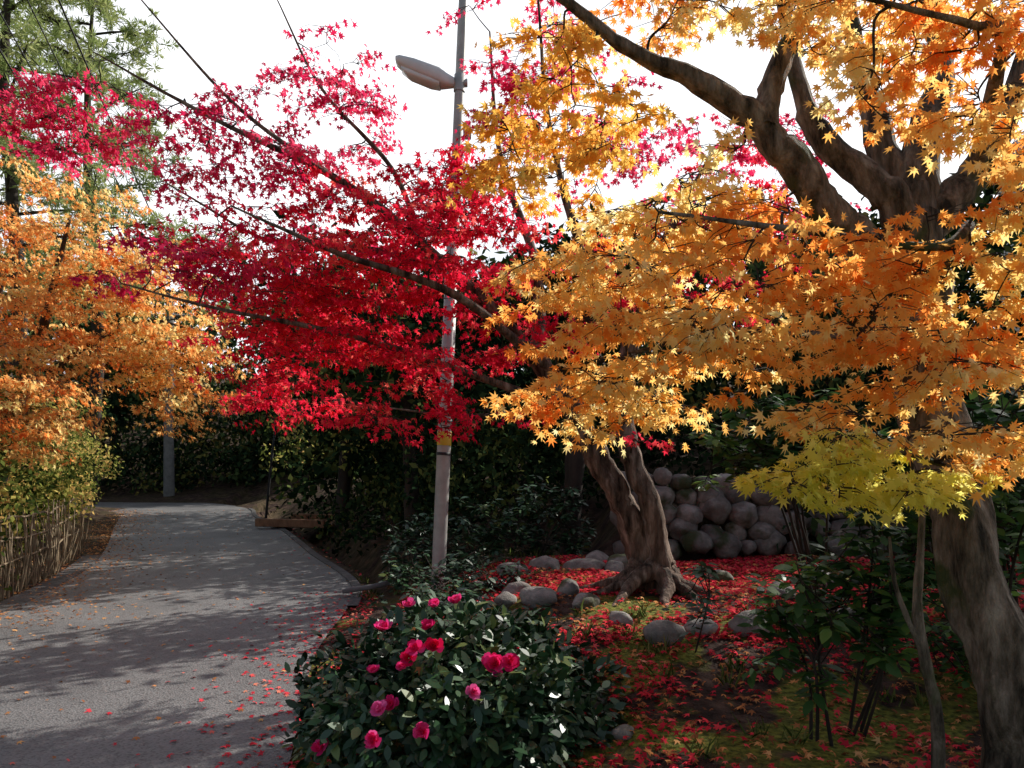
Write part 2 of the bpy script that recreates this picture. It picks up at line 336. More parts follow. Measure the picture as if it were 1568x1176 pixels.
# ------------------------------------------------------------ red maple
t=Tree('red_maple_tree',(1.17,6.5,.45))
t.limb([(1.22,6.5,.3),(1.16,6.5,.55),(1.04,6.5,.95),(.85,6.5,1.35),(.63,6.5,1.75),(.42,6.45,2.1),(.2,6.4,2.45)],[.26,.155,.112,.105,.095,.085,.07],22)
t.limb([(1.24,6.45,.35),(1.2,6.42,.8),(1.10,6.40,1.25),(.95,6.42,1.65),(.92,6.5,2.1),(1.0,6.6,2.6)],[.15,.105,.088,.08,.075,.065],14)
for a,l in [(200,.7),(235,.8),(270,.6),(170,.6),(300,.5),(330,.45)]:
    ca,sa=math.cos(math.radians(a)),math.sin(math.radians(a)); pts=[]
    for f in (0,.3,.6,1):
        x=1.18+ca*(.1+l*f)+.05*math.sin(f*6+a); y=6.48+sa*(.1+l*f); pts.append((x,y,float(H(x,y)[0])+.16*(1-f)**2*1.2+.01-.04*f))
    t.limb(pts,[.09,.055,.035,.015],8)
t.limb([(.2,6.4,2.4),(-.5,6.2,3.1),(-1.3,6,3.7),(-2.2,5.8,4.1),(-3.1,5.8,4.6)],[.07,.042,.028,.016,.005],10)
t.limb([(.2,6.4,2.4),(.2,6.6,3.2),(-.1,6.8,4.2),(-.2,7,5.4)],[.07,.04,.022,.008],10)
t.limb([(.5,6.45,1.95),(-.3,6.2,2.25),(-1.2,5.8,2.5),(-2.1,5.5,2.65),(-2.7,5.4,2.8)],[.045,.03,.02,.012,.005],8)
t.limb([(1,6.6,2.5),(1.3,7,3.4),(1.9,7.3,4.5)],[.07,.04,.012],8)
t.limb([(1,6.6,2.5),(.6,6.4,3.2),(.3,6.2,4.2),(.2,6.1,5.2)],[.06,.035,.02,.008],8)
t.limb([(-.5,6.2,3.1),(-1.2,6.4,3.3),(-2,6.6,3.4),(-2.9,6.6,3.9)],[.035,.026,.016,.006],8)
t.limb([(-1.3,6,3.7),(-2.2,6.2,4.4),(-3.0,6.3,5.3)],[.022,.014,.006],8)
t.limb([(.4,6.4,2.1),(.1,5.9,1.95),(-.4,5.6,1.9),(-.9,5.5,1.95)],[.025,.015,.01,.005],8)
t.limb([(-.7,6.2,3.25),(-1.0,6.5,4.0),(-1.6,6.6,4.7),(-2.0,6.6,5.5)],[.026,.02,.013,.005],8)
t.limb([(.3,6.2,2.3),(-.4,5.6,2.75),(-1.2,5.35,3.0),(-1.9,5.3,3.3)],[.04,.03,.018,.006],8)
AV=((-1.12,5.0,4.0),(-.22,7.8,5.35))
t.grow([((-1.32,6,2.95),(1.0,.6,.55),108),((-1.8,6,2.5),(.6,.45,.38),44),((-.9,6,2.4),(.65,.45,.36),46),((-.30,5.3,3.2),(.5,.4,.5),42),
        ((-.75,5.6,1.85),(.55,.35,.16),22),((.1,6.2,2.75),(.7,.5,.42),42),((1.3,7,3.1),(.9,.7,.6),40),((-1.9,6.5,2.15),(.6,.5,.22),26),((-2.2,6,3.2),(.6,.5,.35),24),
        ((.9,5.6,1.62),(.3,.3,.1),4),((-.9,6.2,3.6),(.9,.5,.4),44),((2.3,7.6,3.9),(1.0,.8,.6),40)],.041,MAP5,M_red,'red_leaves',twigL=.3,ntw=6,nl=8,tintc=.53,gap=.34,flat=.5,avoid=AV)
t.grow([((-1.1,6.5,4.6),(1.3,.8,.75),80),((-2.3,6,4.0),(.9,.7,.5),58),((-2.4,5.5,2.93),(.6,.4,.13),20),((-3.5,6,4.15),(.7,.6,.22),34),
        ((2,7.5,4.3),(1.4,1,.9),50),((.0,6.5,5.0),(.5,.6,.5),22),((-1.7,6.2,3.4),(1,.6,.4),26),((.5,6.6,4.4),(.8,.7,.6),26)],.042,MAP5,M_crim,'crimson_leaves',twigL=.3,ntw=6,nl=8,gap=.3,tintc=.6,flat=.5,avoid=AV)
t.done(M_bark2,M_barkD)

# ------------------------------------------------------------ left orange tree
t=Tree('autumn_orange_tree',(-7.4,11.3,.3))
t.limb([(-7.5,11.3,.1),(-7.4,11.3,1.2),(-7.1,11.2,2.4),(-6.6,11.1,3.6),(-6.2,11,5)],[.15,.12,.09,.06,.02],12)
t.limb([(-7.2,11.2,2.2),(-6.2,11,3.0),(-5.2,11,3.5),(-4.5,11,3.4)],[.06,.04,.02,.01],8)
t.limb([(-7.3,11.2,1.8),(-7.6,10.6,3),(-7.2,10.2,4.2),(-6.6,10,5)],[.06,.04,.03,.01],8)
t.limb([(-7.2,11.3,2.4),(-7.8,11.9,3.8),(-7.6,12,5)],[.06,.04,.015],8)
t.grow([((-6.5,11,4.4),(1.6,.8,1.3),130),((-5.4,11,3.6),(1.1,.7,1.0),84),((-4.75,11,2.75),(.8,.6,.8),68),((-6.6,10.3,2.7),(1.1,.6,1.0),92),((-7.6,11.8,4.8),(1.4,1.0,1.2),34),((-5.6,9.3,2.1),(.45,.5,.5),30)],
       .056,MAP5,M_lorange,'orange_foliage',twigL=.42,ntw=6,nl=9,tintc=.5,flat=.45)
t.done(M_barkD)

# ------------------------------------------------------------ generic leafy masses
def mass(name,clumps,leafsize,shape,mat,nleaf,sig,parent=None,up=.4,tc=.5,curl=.15,origin=(0,0,0),cv=.16):
    C=np.array(clumps,float); n=len(C); ct=rng.normal(0,cv,n)
    idx=np.repeat(np.arange(n),nleaf); D=unit(rng.normal(0,1,(len(idx),3))); R=(rng.random(len(idx))**.5)[:,None]
    P=C[idx]+D*R*np.array(sig)*1.6
    NN=D+np.array([0,0,up])+rng.normal(0,.45,P.shape); T=rng.normal(0,1,P.shape)+np.array([0,0,-.5])+D*.5
    return leaves(name,P,T,NN,leafsize*rng.uniform(.6,1.25,len(P)),shape,np.clip(tc+ct[idx]+rng.normal(0,.15,len(P)),0,1),mat,parent,curl,origin)
def inbox(n,x0,x1,y0,y1,z0,z1,ground=True,emin=None):
    x=rng.uniform(x0,x1,n); y=rng.uniform(y0,y1,n); z=rng.uniform(z0,z1,n)
    if ground: z=z+np.maximum(H(x,y),-.1)
    if emin is not None:
        e,s=roadinfo(x,y); k=e>emin; x,y,z=x[k],y[k],z[k]
    return np.c_[x,y,z]
hp=np.array([(-5.6,6.6),(-5.75,8.2),(-6.3,10.2),(-7.0,12),(-7.9,14.3),(-9.3,17),(-10.5,19.3),(-11.5,20.6)])
hs=cr(hp,20); nh=720; k=rng.integers(0,len(hs),nh); q=hs[k]; w=rng.normal(0,.36,nh)
tip=2.0+.6*np.sin(q[:,1]*1.3)+.5*np.sin(q[:,1]*3.1)
hz=rng.uniform(.0,1,nh)**.8*tip; w=w+.35*np.sin(q[:,1]*2.2+hz*2)
cl=np.c_[q[:,0]-.6+w-.25*(hz<.7),q[:,1]+rng.normal(0,.2,nh),hz+.15]
mass('roadside_hedge',cl,.075,DIAM,M_hedge,50,(.2,.2,.2),tc=.53,cv=.28)
fe=empty('bamboo_fence',(-5.6,8,0)); fl=[]
for i in range(170):
    p=hs[int(i*.42)]+np.array([.16+rng.normal(0,.03),rng.normal(0,.04)]); z0=float(H(p[0],p[1])[0]); hh=rng.uniform(.5,1.05); lx=rng.normal(0,.09)
    fl.append((np.array([(p[0]+.02,p[1],z0-.1),(p[0]+.02+lx*.5,p[1]+lx,z0+hh*.5),(p[0]+lx,p[1]+lx,z0+hh)]),np.array([.010,.009,.007]),5))
rail=hs[0:72:4]+np.array([.2,0])
for zz in (.25,.5,.75):
    fl.append((np.c_[rail[:,0]+.01,rail[:,1],.15+zz+rng.normal(0,.02,len(rail))],np.full(len(rail),.013),6))
tubes('canes_and_rails',fl,M_bamboo,fe,(-5.6,8,0))
# forest
cl=np.vstack([inbox(330,-5,1.2,10.6,16,0.1,2.3,emin=1.2),inbox(90,-6.5,0,9.8,20,0.0,.5,emin=.45),inbox(220,1.5,9,10.2,15,.2,1.9),inbox(90,3.2,7,8.4,10,.3,1.6)])
cl=cl[~((cl[:,0]<-6.0)&(cl[:,1]<14))]
e_,s_=roadinfo(cl[:,0],cl[:,1]); cl=cl[s_>0]
mass('forest_undergrowth',cl,.12,DIAM,M_dark,55,(.34,.34,.32),tc=.55,cv=.25)
cl=np.vstack([inbox(420,-7.5,1.5,15,25,0.2,5.0,emin=1.1),inbox(220,1,12,14,22,.2,4.0)])
mass('forest_trees_foliage',cl,.24,DIAM,M_dark,42,(.6,.5,.5),tc=.52,cv=.22)
cl=np.vstack([inbox(320,-19,-3,29.8,34,0,3.2,emin=.8),inbox(240,-22,2,33,40,2,7.0,emin=1.0)])
mass('woodland_beyond_bend',cl,.22,DIAM,M_far,60,(.7,.6,.5),tc=.45,cv=.3)
cl=inbox(180,-22,-10.5,13,22,.2,3.6,emin=1.6)
mass('hillside_bushes',cl,.2,DIAM,M_far,40,(.5,.5,.45),tc=.5)
cl=np.vstack([inbox(34,-7.6,-5.2,20.5,25,1.6,4.4,emin=.8),inbox(14,-5.2,-3,14,18,1.2,2.8,emin=.9)])
mass('understory_shrubs',cl,.12,DIAM,M_hedge,60,(.4,.4,.3),tc=.52,cv=.2)
cl=np.vstack([inbox(330,-65,60,44,60,0,9),inbox(120,-60,-22,22,45,1,9)])
mass('distant_woods',cl,.8,DIAM,M_far,40,(2.2,2,1.8),tc=.5)
def evergreen(base,h,r,n,lean=0,z0=.45,leaf=.12,nleaf=60,name='evergreen_tree',mat=M_dark):
    x,y=base; z=float(H(x,y)[0]); tr=Tree(name,(x,y,z))
    tr.limb([(x,y,z-.2),(x+lean*.4,y,z+h*.4),(x+lean*.7,y+.1,z+h*.75),(x+lean,y,z+h)],[.14,.11,.07,.02],12)
    for i in range(7):
        f=z0+(.95-z0)*i/7; a=i*2.4; rr=r*.7
        tr.limb([(x+lean*f,y,z+h*f),(x+lean*f+math.cos(a)*rr*.5,y+math.sin(a)*rr*.5,z+h*f+.25),(x+lean*f+math.cos(a)*rr,y+math.sin(a)*rr,z+h*f+.3)],[.05,.03,.01],6,4)
    u=unit(rng.normal(0,1,(n,3)))*rng.random((n,1))**.4; hz=(1-z0)*h/2
    C=np.c_[x+lean*.8+u[:,0]*r,y+u[:,1]*r,z+h*z0+hz+u[:,2]*hz]
    mass('foliage',C,leaf,DIAM,mat,nleaf,(.36,.36,.28),tr.e,tc=.5,origin=tr.base); tr.done(M_barkD)
evergreen((.75,10.2),4.2,1.0,40,.2,.55,.14,45)
evergreen((-1.6,13),5.0,1.3,60,-.3,.35,.16,45)
evergreen((-3.8,17.5),6.0,1.6,80,.2,.3,.2,40,mat=M_far)
evergreen((-7.5,31.5),7,2.4,110,.2,.3,.28,40,mat=M_far)
evergreen((-16.5,32.5),8,2.6,110,.2,.3,.28,40,mat=M_far)
evergreen((11,11.5),8.5,2.2,150,0,.15,.26,36)  # out-of-frame tree, added to shade the forest and far road
evergreen((4.6,11.5),3.6,1.3,60,.2,.3,.16,40,mat=M_far)
# pines top left
def pine(x,y,h,sc):
    z=float(H(x,y)[0]); tr=Tree('pine_tree',(x,y,z))
    tr.limb([(x,y,z-.2),(x+.3,y,z+h*.35),(x-.1,y,z+h*.7),(x+.2,y,z+h)],[.24,.19,.12,.03],10)
    P=[];T=[];ti=[]
    for i in range(34):
        f=.33+.65*i/34; a=i*2.4+rng.normal(0,.3); l=sc*(1.15-f)*rng.uniform(.7,1.2)+.6
        b=np.array([x,y,z+h*f]); d=np.array([math.cos(a),math.sin(a),.12]); e=b+d*l
        tr.limb([b,b+d*l*.5+np.array([0,0,.1]),e],[.05,.03,.012],5,3)
        for k in range(32):
            g=rng.uniform(.3,1.05); c=b+d*l*g+rng.normal(0,.3,3)+np.array([0,0,.1]); tr.tw.append((np.array([b+d*l*g*.9,c]),np.array([.012,.006]),3))
            m=22; D=unit(rng.normal(0,1,(m,3))+np.array([0,0,.35])); P.append(np.repeat(c[None],m,0)+D*.02);T.append(D);ti.append(np.clip(.5+rng.normal(0,.1)+rng.normal(0,.12,m),0,1))
    P=np.vstack(P);T=np.vstack(T)
    leaves('needles',P,T,rng.normal(0,1,P.shape),.26*rng.uniform(.7,1.2,len(P)),LANCE*np.array([2.2,1]),np.concatenate(ti),M_pine,tr.e,.1,tr.base)
    tr.done(M_barkD)
pine(-13.2,20.5,15.5,5.0); pine(-14.3,26.5,18,5.4) 

# ------------------------------------------------------------ camellia bush
bc=np.array([-.3,4.1,.2]); br=np.array([.82,.76,.59])
ce=empty('camellia_bush',(-.3,4.1,0))
n=8200; D=unit(rng.normal(0,1,(n,3))); D[:,2]=np.abs(D[:,2])*1.0-.12*(rng.random(n)<.5)
def lumpf(d): return 1+.25*noise.noise(Vector(d*2.3))+.18*noise.noise(Vector(d*5))
lump=np.array([lumpf(d) for d in D])
R=(1-.42*rng.random(n)**1.8)*lump
P=bc+D*R[:,None]*br; P[:,2]=np.maximum(P[:,2],.03)
T=D*.8+rng.normal(0,.6,(n,3))+np.array([0,0,-.15]); NN=D*.7+np.array([0,0,.8])+rng.normal(0,.5,(n,3))
leaves('leaves',P,T,NN,.066*rng.uniform(.65,1.25,n),OVAL,np.clip(rng.normal(.5,.22,n),0,1),M_cam,ce,.25,(-.3,4.1,0),fold=.15)
k=rng.integers(0,n,40); k=k[D[k,2]>.3]
leaves('caught_leaves',P[k]+D[k]*.03,rng.normal(0,1,(len(k),3)),D[k]+rng.normal(0,.3,(len(k),3)),.035,MAP5,rng.random(len(k))*.6,M_litB,ce,.4,(-.3,4.1,0))
st=[]
for i in range(40):
    d=unit(rng.normal(0,1,3)+np.array([0,0,.9])); d[2]=abs(d[2]); e=bc+d*br*.92
    st.append((cr(np.array([(-.3+rng.normal(0,.08),4.1+rng.normal(0,.08),-.05),bc+d*br*.4+rng.normal(0,.04,3),e]),4),np.linspace(.014,.004,9),6))
tubes('stems',st,M_barkD,ce,(-.3,4.1,0))
fl=[(-.61,3.9,.71),(-.52,3.6,.655),(-.43,3.6,.7),(-.35,3.62,.7),(-.06,3.6,.67),(-.02,3.62,.64),(-.09,3.66,.68),(-.55,3.4,.38),(-.38,3.4,.41),(-.6,3.45,.49),(-.17,3.45,.57),(-.29,4.1,.81),(-.67,3.7,.6),(-.5,4.0,.78),(-.85,3.5,.30),(-.4,3.8,.76),(-.47,3.62,.66),(-.38,3.95,.8),(-.58,3.43,.53)]
P=[];T=[];NN=[];S=[];ti=[]
for c in fl:
    d=np.array(c)-bc; d=d/np.linalg.norm(d/br); dd=unit(d/br)
    c=bc+d*(lumpf(dd)+.05); ax=unit(d/br**2+np.array([0,-.6,.25])+rng.normal(0,.4,3)); sc=rng.uniform(.75,1.2); t0=rng.uniform(.1,.95); opn=rng.uniform(.75,1.1)
    a1=unit(np.cross(ax,[.3,.2,1])); a2=np.cross(ax,a1)
    for ring,(m,open_,s) in enumerate([(6,1.25,.042),(6,.8,.036),(5,.45,.028),(4,.2,.02)]):
        for k in range(m):
            a=k*2*math.pi/m+ring*.5+rng.normal(0,.2); rad=a1*math.cos(a)+a2*math.sin(a); op=open_*opn+rng.normal(0,.2)
            P.append(c+rad*.004); tt=rad*math.sin(op)+ax*math.cos(op); T.append(tt); NN.append(ax*math.sin(op)-rad*math.cos(op)); S.append(s*sc*rng.uniform(.8,1.15)); ti.append(np.clip(t0+rng.normal(0,.12)-.06*ring,0,1))
leaves('flowers',P,T,NN,np.array(S),PETAL,ti,M_petal,ce,-.22,(-.3,4.1,0))

# ------------------------------------------------------------ broadleaf shrubs (right)
def shrub(name,base,tips,size,mat,stemr=.012,nl=9):
    x,y=base; z=float(H(x,y)[0]); e=empty(name,(x,y,z)); ln=[];P=[];T=[];NN=[];ti=[]; ms=[]
    for i,tp in enumerate(tips):
        tp=np.array(tp)
        if i%5==0:
            m=np.array([x,y,z])*.4+tp*.6+rng.normal(0,.04,3)
            l=cr(np.array([(x+rng.normal(0,.03),y+rng.normal(0,.03),z-.05),m,tp]),5); ms.append(m); ln.append((l,np.linspace(stemr,.003,len(l)),6))
        else:
            m=min(ms,key=lambda q:np.linalg.norm(q-tp)); l=cr(np.array([m,(m+tp)/2+np.array([0,0,.03])+rng.normal(0,.02,3),tp]),3); ln.append((l,np.linspace(stemr*.5,.003,len(l)),5))
        for w in range(4):
            c=tp+rng.normal(0,.09,3)*(w>0); ln.append((np.array([tp,c+1e-4]),np.array([.004,.003]),4))
            for k in range(nl):
                a=k*2.4+rng.normal(0,.3); d=np.array([math.cos(a),math.sin(a),rng.uniform(-.45,.5)]); P.append(c+d*.012-np.array([0,0,.012*k*.6])); T.append(d); NN.append(np.array([0,0,1])+rng.normal(0,.3,3)); ti.append(np.clip(rng.normal(.5,.2),0,1))
    leaves('leaves',P,T,NN,size*rng.uniform(.7,1.15,len(P)),OVAL,ti,mat,e,.22,(x,y,z),fold=.12); tubes('stems',ln,M_barkD,e,(x,y,z))
def tips(c,r,n): return [np.array(c)+unit(rng.normal(0,1,3))*rng.random()**.4*np.array(r) for _ in range(n)]
shrub('rhododendron_shrub',(1.50,3.75),tips((1.48,3.7,.85),(.30,.22,.32),15),.085,M_shrub,.010)
shrub('rhododendron_shrub',(1.72,3.9),tips((1.8,3.8,1.0),(.3,.25,.42),18),.085,M_shrub,.010)
shrub('camellia_shrub',(2.6,4.2),tips((2.3,4.0,1.55),(.5,.3,.4),34),.10,M_shrub,.014)
shrub('camellia_shrub',(2.3,5.9),tips((1.95,5.6,1.72),(.7,.4,.33),40),.10,M_shrub,.014)
shrub('camellia_shrub',(3.6,5.6),tips((3.2,5.4,1.4),(.7,.5,.65),46),.10,M_shrub,.014)
shrub('nandina_shrub',(1.15,4.9),tips((1.2,4.9,.82),(.1,.12,.2),5),.07,M_cam,.006,6)
shrub('azalea_shrub',(2.9,4.6),tips((2.7,4.5,.75),(.5,.4,.3),26),.07,M_shrub,.008)
shrub('azalea_shrub',(-.5,5.9),tips((-.45,5.8,.45),(.6,.4,.2),38),.07,M_cam,.008)
shrub('azalea_shrub',(-.6,7.1),tips((-.5,7.1,.5),(.7,.4,.25),38),.07,M_cam,.008)
shrub('azalea_shrub',(-1.0,9.1),tips((-.9,9.1,.55),(.7,.4,.4),48),.09,M_cam,.008)
shrub('azalea_shrub',(.3,9.4),tips((.3,9.5,.8),(.8,.4,.5),48),.09,M_cam,.008)
t=Tree('sapling_tree',(1.62,2.95,.2)); t.limb([(1.62,2.95,0),(1.60,2.95,.6),(1.53,2.95,1.0),(1.56,2.97,1.5)],[.028,.024,.019,.01],10)
t.limb([(1.55,2.95,.85),(1.45,2.95,1.1),(1.42,2.95,1.3)],[.012,.009,.005],8); t.done(M_barkR)

# ------------------------------------------------------------ stones
def rock(c,s,seed,sub=3):
    import bmesh
    bm=bmesh.new(); bmesh.ops.create_icosphere(bm,subdivisions=sub,radius=1)
    R=random.Random(seed); ang=R.uniform(0,6.28); ca,sa=math.cos(ang),math.sin(ang); vs=[]
    for v in bm.verts:
        d=v.co.normalized(); o=Vector((seed*3.1,seed*1.7,0))
        r=1+.26*noise.noise(d*1.1+o)+.14*noise.noise(d*2.4+o)+.05*noise.noise(d*6+o)
        p=d*r; p=Vector((p.x*s[0],p.y*s[1],p.z*s[2]))
        vs.append((c[0]+p.x*ca-p.y*sa,c[1]+p.x*sa+p.y*ca,c[2]+p.z))
    fs=[[v.index for v in f.verts] for f in bm.faces]; bm.free(); return vs,fs
def rocks(name,lst,mat,sub=3):
    V=[];F=[]
    for i,(c,s) in enumerate(lst):
        v,f=rock(c,s,i+len(name),sub); o=len(V); V+=v; F+=[[a+o for a in q] for q in f]
    return polymesh(name,V,F,mat)
W=[]
for row in range(5):
    z=.58+row*.185; x=1.15+(row%2)*.15
    while x<7.2:
        w=rng.uniform(.09,.19); W.append(((x+w,8.95+.05*row+rng.normal(0,.04),z+rng.normal(0,.035)),(w*1.05,w*1.05,min(w*1.0,.15)*rng.uniform(.85,1.1)))); x+=w*1.92
rocks('stone_retaining_wall',W,M_stoneD)
B=[]
def br_(u): 
    for (x,y,s) in u: B.append(((x,y,float(H(x,y)[0])+s*.18),(s,s*rng.uniform(.6,.85),s*rng.uniform(.42,.65))))
br_([(0.0,7.7,.16),(.33,7.9,.2),(.72,7.8,.22),(1.0,7.7,.15),(1.12,7.95,.2),(1.45,8.1,.18),(.9,8.4,.18),(-.3,7.5,.14),(1.35,7.6,.12)])
br_([(-.05,6.2,.14),(.2,6.05,.16),(.45,6.3,.14),(-.3,6.4,.13),(.55,5.85,.12),(.05,6.7,.14)])
br_([(.98,5.05,.14),(1.25,5.2,.12),(1.6,5.25,.16),(1.95,5.3,.13),(2.3,5.4,.15),(2.7,5.6,.18),(.75,5.4,.11)])
br_([(.45,4.3,.09),(.35,4.9,.09),(2.2,6.4,.18),(2.7,6.9,.2),(1.9,7.2,.13),(.55,3.9,.07)])
rocks('garden_boulders',B,M_stone)

# ------------------------------------------------------------ fallen leaves and grass
def litter(name,x,y,size,mat,tc,tilt=.35,shape=MAP5):
    n=len(x); e,s=roadinfo(x,y); zz=np.where(e<0,0.0,H(x,y))+.01+rng.random(n)*.022*(e>0)
    a=rng.uniform(0,6.28,n); T=np.c_[np.cos(a),np.sin(a),rng.normal(0,.15,n)]; NN=np.c_[rng.normal(0,tilt,n),rng.normal(0,tilt,n),np.ones(n)]
    leaves(name,np.c_[x,y,zz],T,NN,size*rng.uniform(.6,1.2,n),shape,np.clip(rng.normal(tc,.2,n),0,1),mat,None,.3)
n=54000; x=rng.uniform(-1.2,6,n); y=rng.uniform(3,9,n); e,s=roadinfo(x,y)
pn=np.array([noise.noise(Vector((a*1.1,b*1.1,0)))+.5*noise.noise(Vector((a*4,b*4,3))) for a,b in zip(x,y)])
dens=np.clip(.44+.4*sm(4.8,6,y)+pn*1.8,.04,1)*np.where(y<5,.6,1); k=(e>.1)&(rng.random(n)<dens)
litter('fallen_red_leaves',x[k],y[k],.038,M_litR,.45,tilt=.5)
n=8000; x=rng.uniform(-1,5,n); y=rng.uniform(3,9,n); e,s=roadinfo(x,y); k=(e>.1)
litter('fallen_brown_leaves',x[k],y[k],.036,M_litB,.4,tilt=.5)
n=60000; x=rng.uniform(-10,0,n); y=rng.uniform(2.5,22,n); e,s=roadinfo(x,y)
pr=np.where(s>0,np.exp(e*3.0)*1.0*(y<9.5)+np.exp(e*5)*.12,0); k=(e<.3)&(e>-1.5)&(rng.random(n)<pr*(1-.6*sm(7.5,10,y)))
litter('road_edge_red_leaves',x[k],y[k],.034,M_litR,.6,tilt=.3)
n=70000; x=rng.uniform(-12,0,n); y=rng.uniform(2.5,24,n); e,s=roadinfo(x,y)
pr=np.where(s<0,np.exp(-np.abs(e+.1)*2.2)*.95,0)+.03; k=(e<.9)&(rng.random(n)<pr)&((s<0)|(e<0))
litter('road_brown_leaves',x[k],y[k],.032,M_litB,.6,tilt=.3)
cx=np.r_[rng.uniform(.3,3,40),rng.uniform(-2.2,.5,40)]; cy=np.r_[rng.uniform(3.6,6,40),rng.uniform(8,10.5,40)]
idx=np.repeat(np.arange(80),16); x=cx[idx]+rng.normal(0,.03,len(idx)); y=cy[idx]+rng.normal(0,.03,len(idx)); e,s=roadinfo(x,y); k=e>.05; x,y=x[k],y[k]
T=np.c_[rng.normal(0,.5,len(x)),rng.normal(0,.5,len(x)),np.ones(len(x))]
leaves('grass_tufts',np.c_[x,y,H(x,y)-.01],T,rng.normal(0,1,T.shape),.11*rng.uniform(.5,1.3,len(x)),BLADE,rng.random(len(x)),M_grass,None,.3)

# ------------------------------------------------------------ street lamp
px,py=-.76,8.0; gz=float(H(px,py)[0]); le=empty('street_lamp',(px,py,gz)); o=(px,py,gz)
def at(z): return px+(z-gz)*.043
tubes('pole',[(np.array([(at(z),py,z) for z in (gz-.2,1.9,4.0)]),np.array([.072,.07,.062]),20),(np.array([(at(z),py,z) for z in (3.99,5.9,7.4)]),np.array([.05,.047,.042]),20)],M_pole,le,o)
tubes('sleeve_collar',[(np.array([(at(z),py,z) for z in (3.93,4.05)]),np.array([.068,.066]),20),(np.array([(at(z),py,z) for z in (5.33,5.5)]),np.array([.058,.058]),20)],M_pole,le,o)
tubes('yellow_sticker',[(np.array([(at(z),py,z) for z in (1.72,1.86)]),np.array([.074,.074]),20)],M_yel,le,o)
tubes('bands',[(np.array([(at(z),py,z) for z in (a,a+.03)]),np.array([.076,.076]),20) for a in (1.62,1.95)],M_black,le,o)
def box_sections(name,secs,mat):
    V=[];F=[]
    for c,w,h in secs:
        m=16
        for i in range(m):
            a=2*math.pi*i/m; cx_=math.copysign(abs(math.cos(a))**.55,math.cos(a)); sz=math.copysign(abs(math.sin(a))**.55,math.sin(a))
            V.append((c[0],c[1]+cx_*w/2,c[2]+sz*h/2))
    m=16
    for i in range(len(secs)-1):
        for j in range(m): F.append((i*m+j,i*m+(j+1)%m,(i+1)*m+(j+1)%m,(i+1)*m+j))
    F.append(tuple(range(m))); F.append(tuple(range((len(secs)-1)*m,len(secs)*m)))
    return polymesh(name,V,F,mat,le,origin=o)
ax=at(5.42)
box_sections('luminaire_housing',[((ax-.05,py,5.42),.09,.09),((ax-.13,py,5.44),.16,.13),((ax-.2,py,5.465),.24,.17),((ax-.45,py,5.56),.25,.15),((ax-.6,py,5.62),.22,.10),((ax-.645,py,5.64),.16,.06)],M_lamp)
box_sections('luminaire_lens',[((ax-.2,py,5.39),.18,.05),((ax-.3,py,5.42),.2,.07),((ax-.5,py,5.50),.19,.07),((ax-.59,py,5.55),.14,.04)],M_lens)
tubes('bracket',[(np.array([(ax+.08,py,5.42),(ax-.08,py,5.42)]),np.array([.04,.04]),12)],M_pole,le,o)
box_sections('control_box',[((ax+.04,py-.07,4.9),.08,.02),((ax+.045,py-.07,4.9),.1,.16),((ax+.12,py-.07,4.9),.1,.16),((ax+.125,py-.07,4.9),.08,.02)],M_lamp)

# ------------------------------------------------------------ utility pole, wires, post, fallen pipe, plank bridge
ux,uy=-12.8,29.25
ue=empty('utility_pole',(ux,uy,0)); uz=float(H(ux,uy)[0])
tubes('pole',[(np.array([(ux,uy,uz-.3),(ux,uy,4),(ux+.05,uy,7.8)]),np.array([.19,.16,.13]),16)],M_conc,ue,(ux,uy,0))
tubes('crossarms',[(np.array([(ux-.8,uy,z),(ux+.8,uy,z)]),np.array([.045,.045]),8) for z in (6.9,7.5)],M_pole,ue,(ux,uy,0))
tubes('insulators',[(np.array([(ux+dx,uy,z),(ux+dx,uy,z+.08),(ux+dx,uy,z+.2)]),np.array([.03,.055,.03]),8) for z in (6.9,7.5) for dx in (-.7,0,.7)],M_lamp,ue,(ux,uy,0))
wl=[]
for dx,z in ((-.7,7.7),(.7,7.7),(0,7.1),(.5,7.1)):
    tt=np.linspace(0,1,20)[:,None]; a=np.array([ux+dx,uy,z]); b=np.array([-4.2+dx,0,z+2.2]); p=a+(b-a)*tt; p[:,2]+=-.2*4*(tt*(1-tt))[:,0]; wl.append((p,np.full(20,.016 if z>7.3 else .010),6))
tubes('power_lines',wl,M_black)
z0=float(H(-6.55,20.9)[0]); tubes('metal_post',[(np.array([(-6.6,20.9,z0-.2),(-6.45,20.9,1.2),(-6.3,20.9,2.5)]),np.array([.035,.035,.03]),10),(np.array([(-6.3,20.9,2.49),(-6.295,20.9,2.56)]),np.array([.045,.04]),10)],M_black)
tubes('fallen_pipe',[(np.array([(-1.95,9.0,.06),(-1.6,9.1,.10),(-1.3,9.2,.16)]),np.array([.03,.03,.028]),12),(np.array([(-1.31,9.2,.157),(-1.27,9.21,.166)]),np.array([.036,.036]),12)],M_conc)
def cube(name,c,s,mat,parent,bev=.02,rz=0):
    import bmesh
    bm=bmesh.new(); bmesh.ops.create_cube(bm,size=1); ca,sa=math.cos(rz),math.sin(rz)
    for v in bm.verts:
        X_,Y_=v.co.x*s[0],v.co.y*s[1]; v.co=Vector((X_*ca-Y_*sa+c[0],X_*sa+Y_*ca+c[1],v.co.z*s[2]+c[2]))
    bmesh.ops.bevel(bm,geom=bm.edges[:],offset=bev,segments=1,affect='EDGES')
    me=bpy.data.meshes.new(name); bm.to_mesh(me); bm.free(); me.materials.append(mat); return link(bpy.data.objects.new(name,me),parent)
pb=empty('plank_footbridge',(-4.75,18.2,.06)); 
for i in range(6): cube('plank_%d'%i,(0.02*(i%2),-.62+i*.25,.0),(1.5,.235,.06),M_timber,pb,.01,rz=-.25)
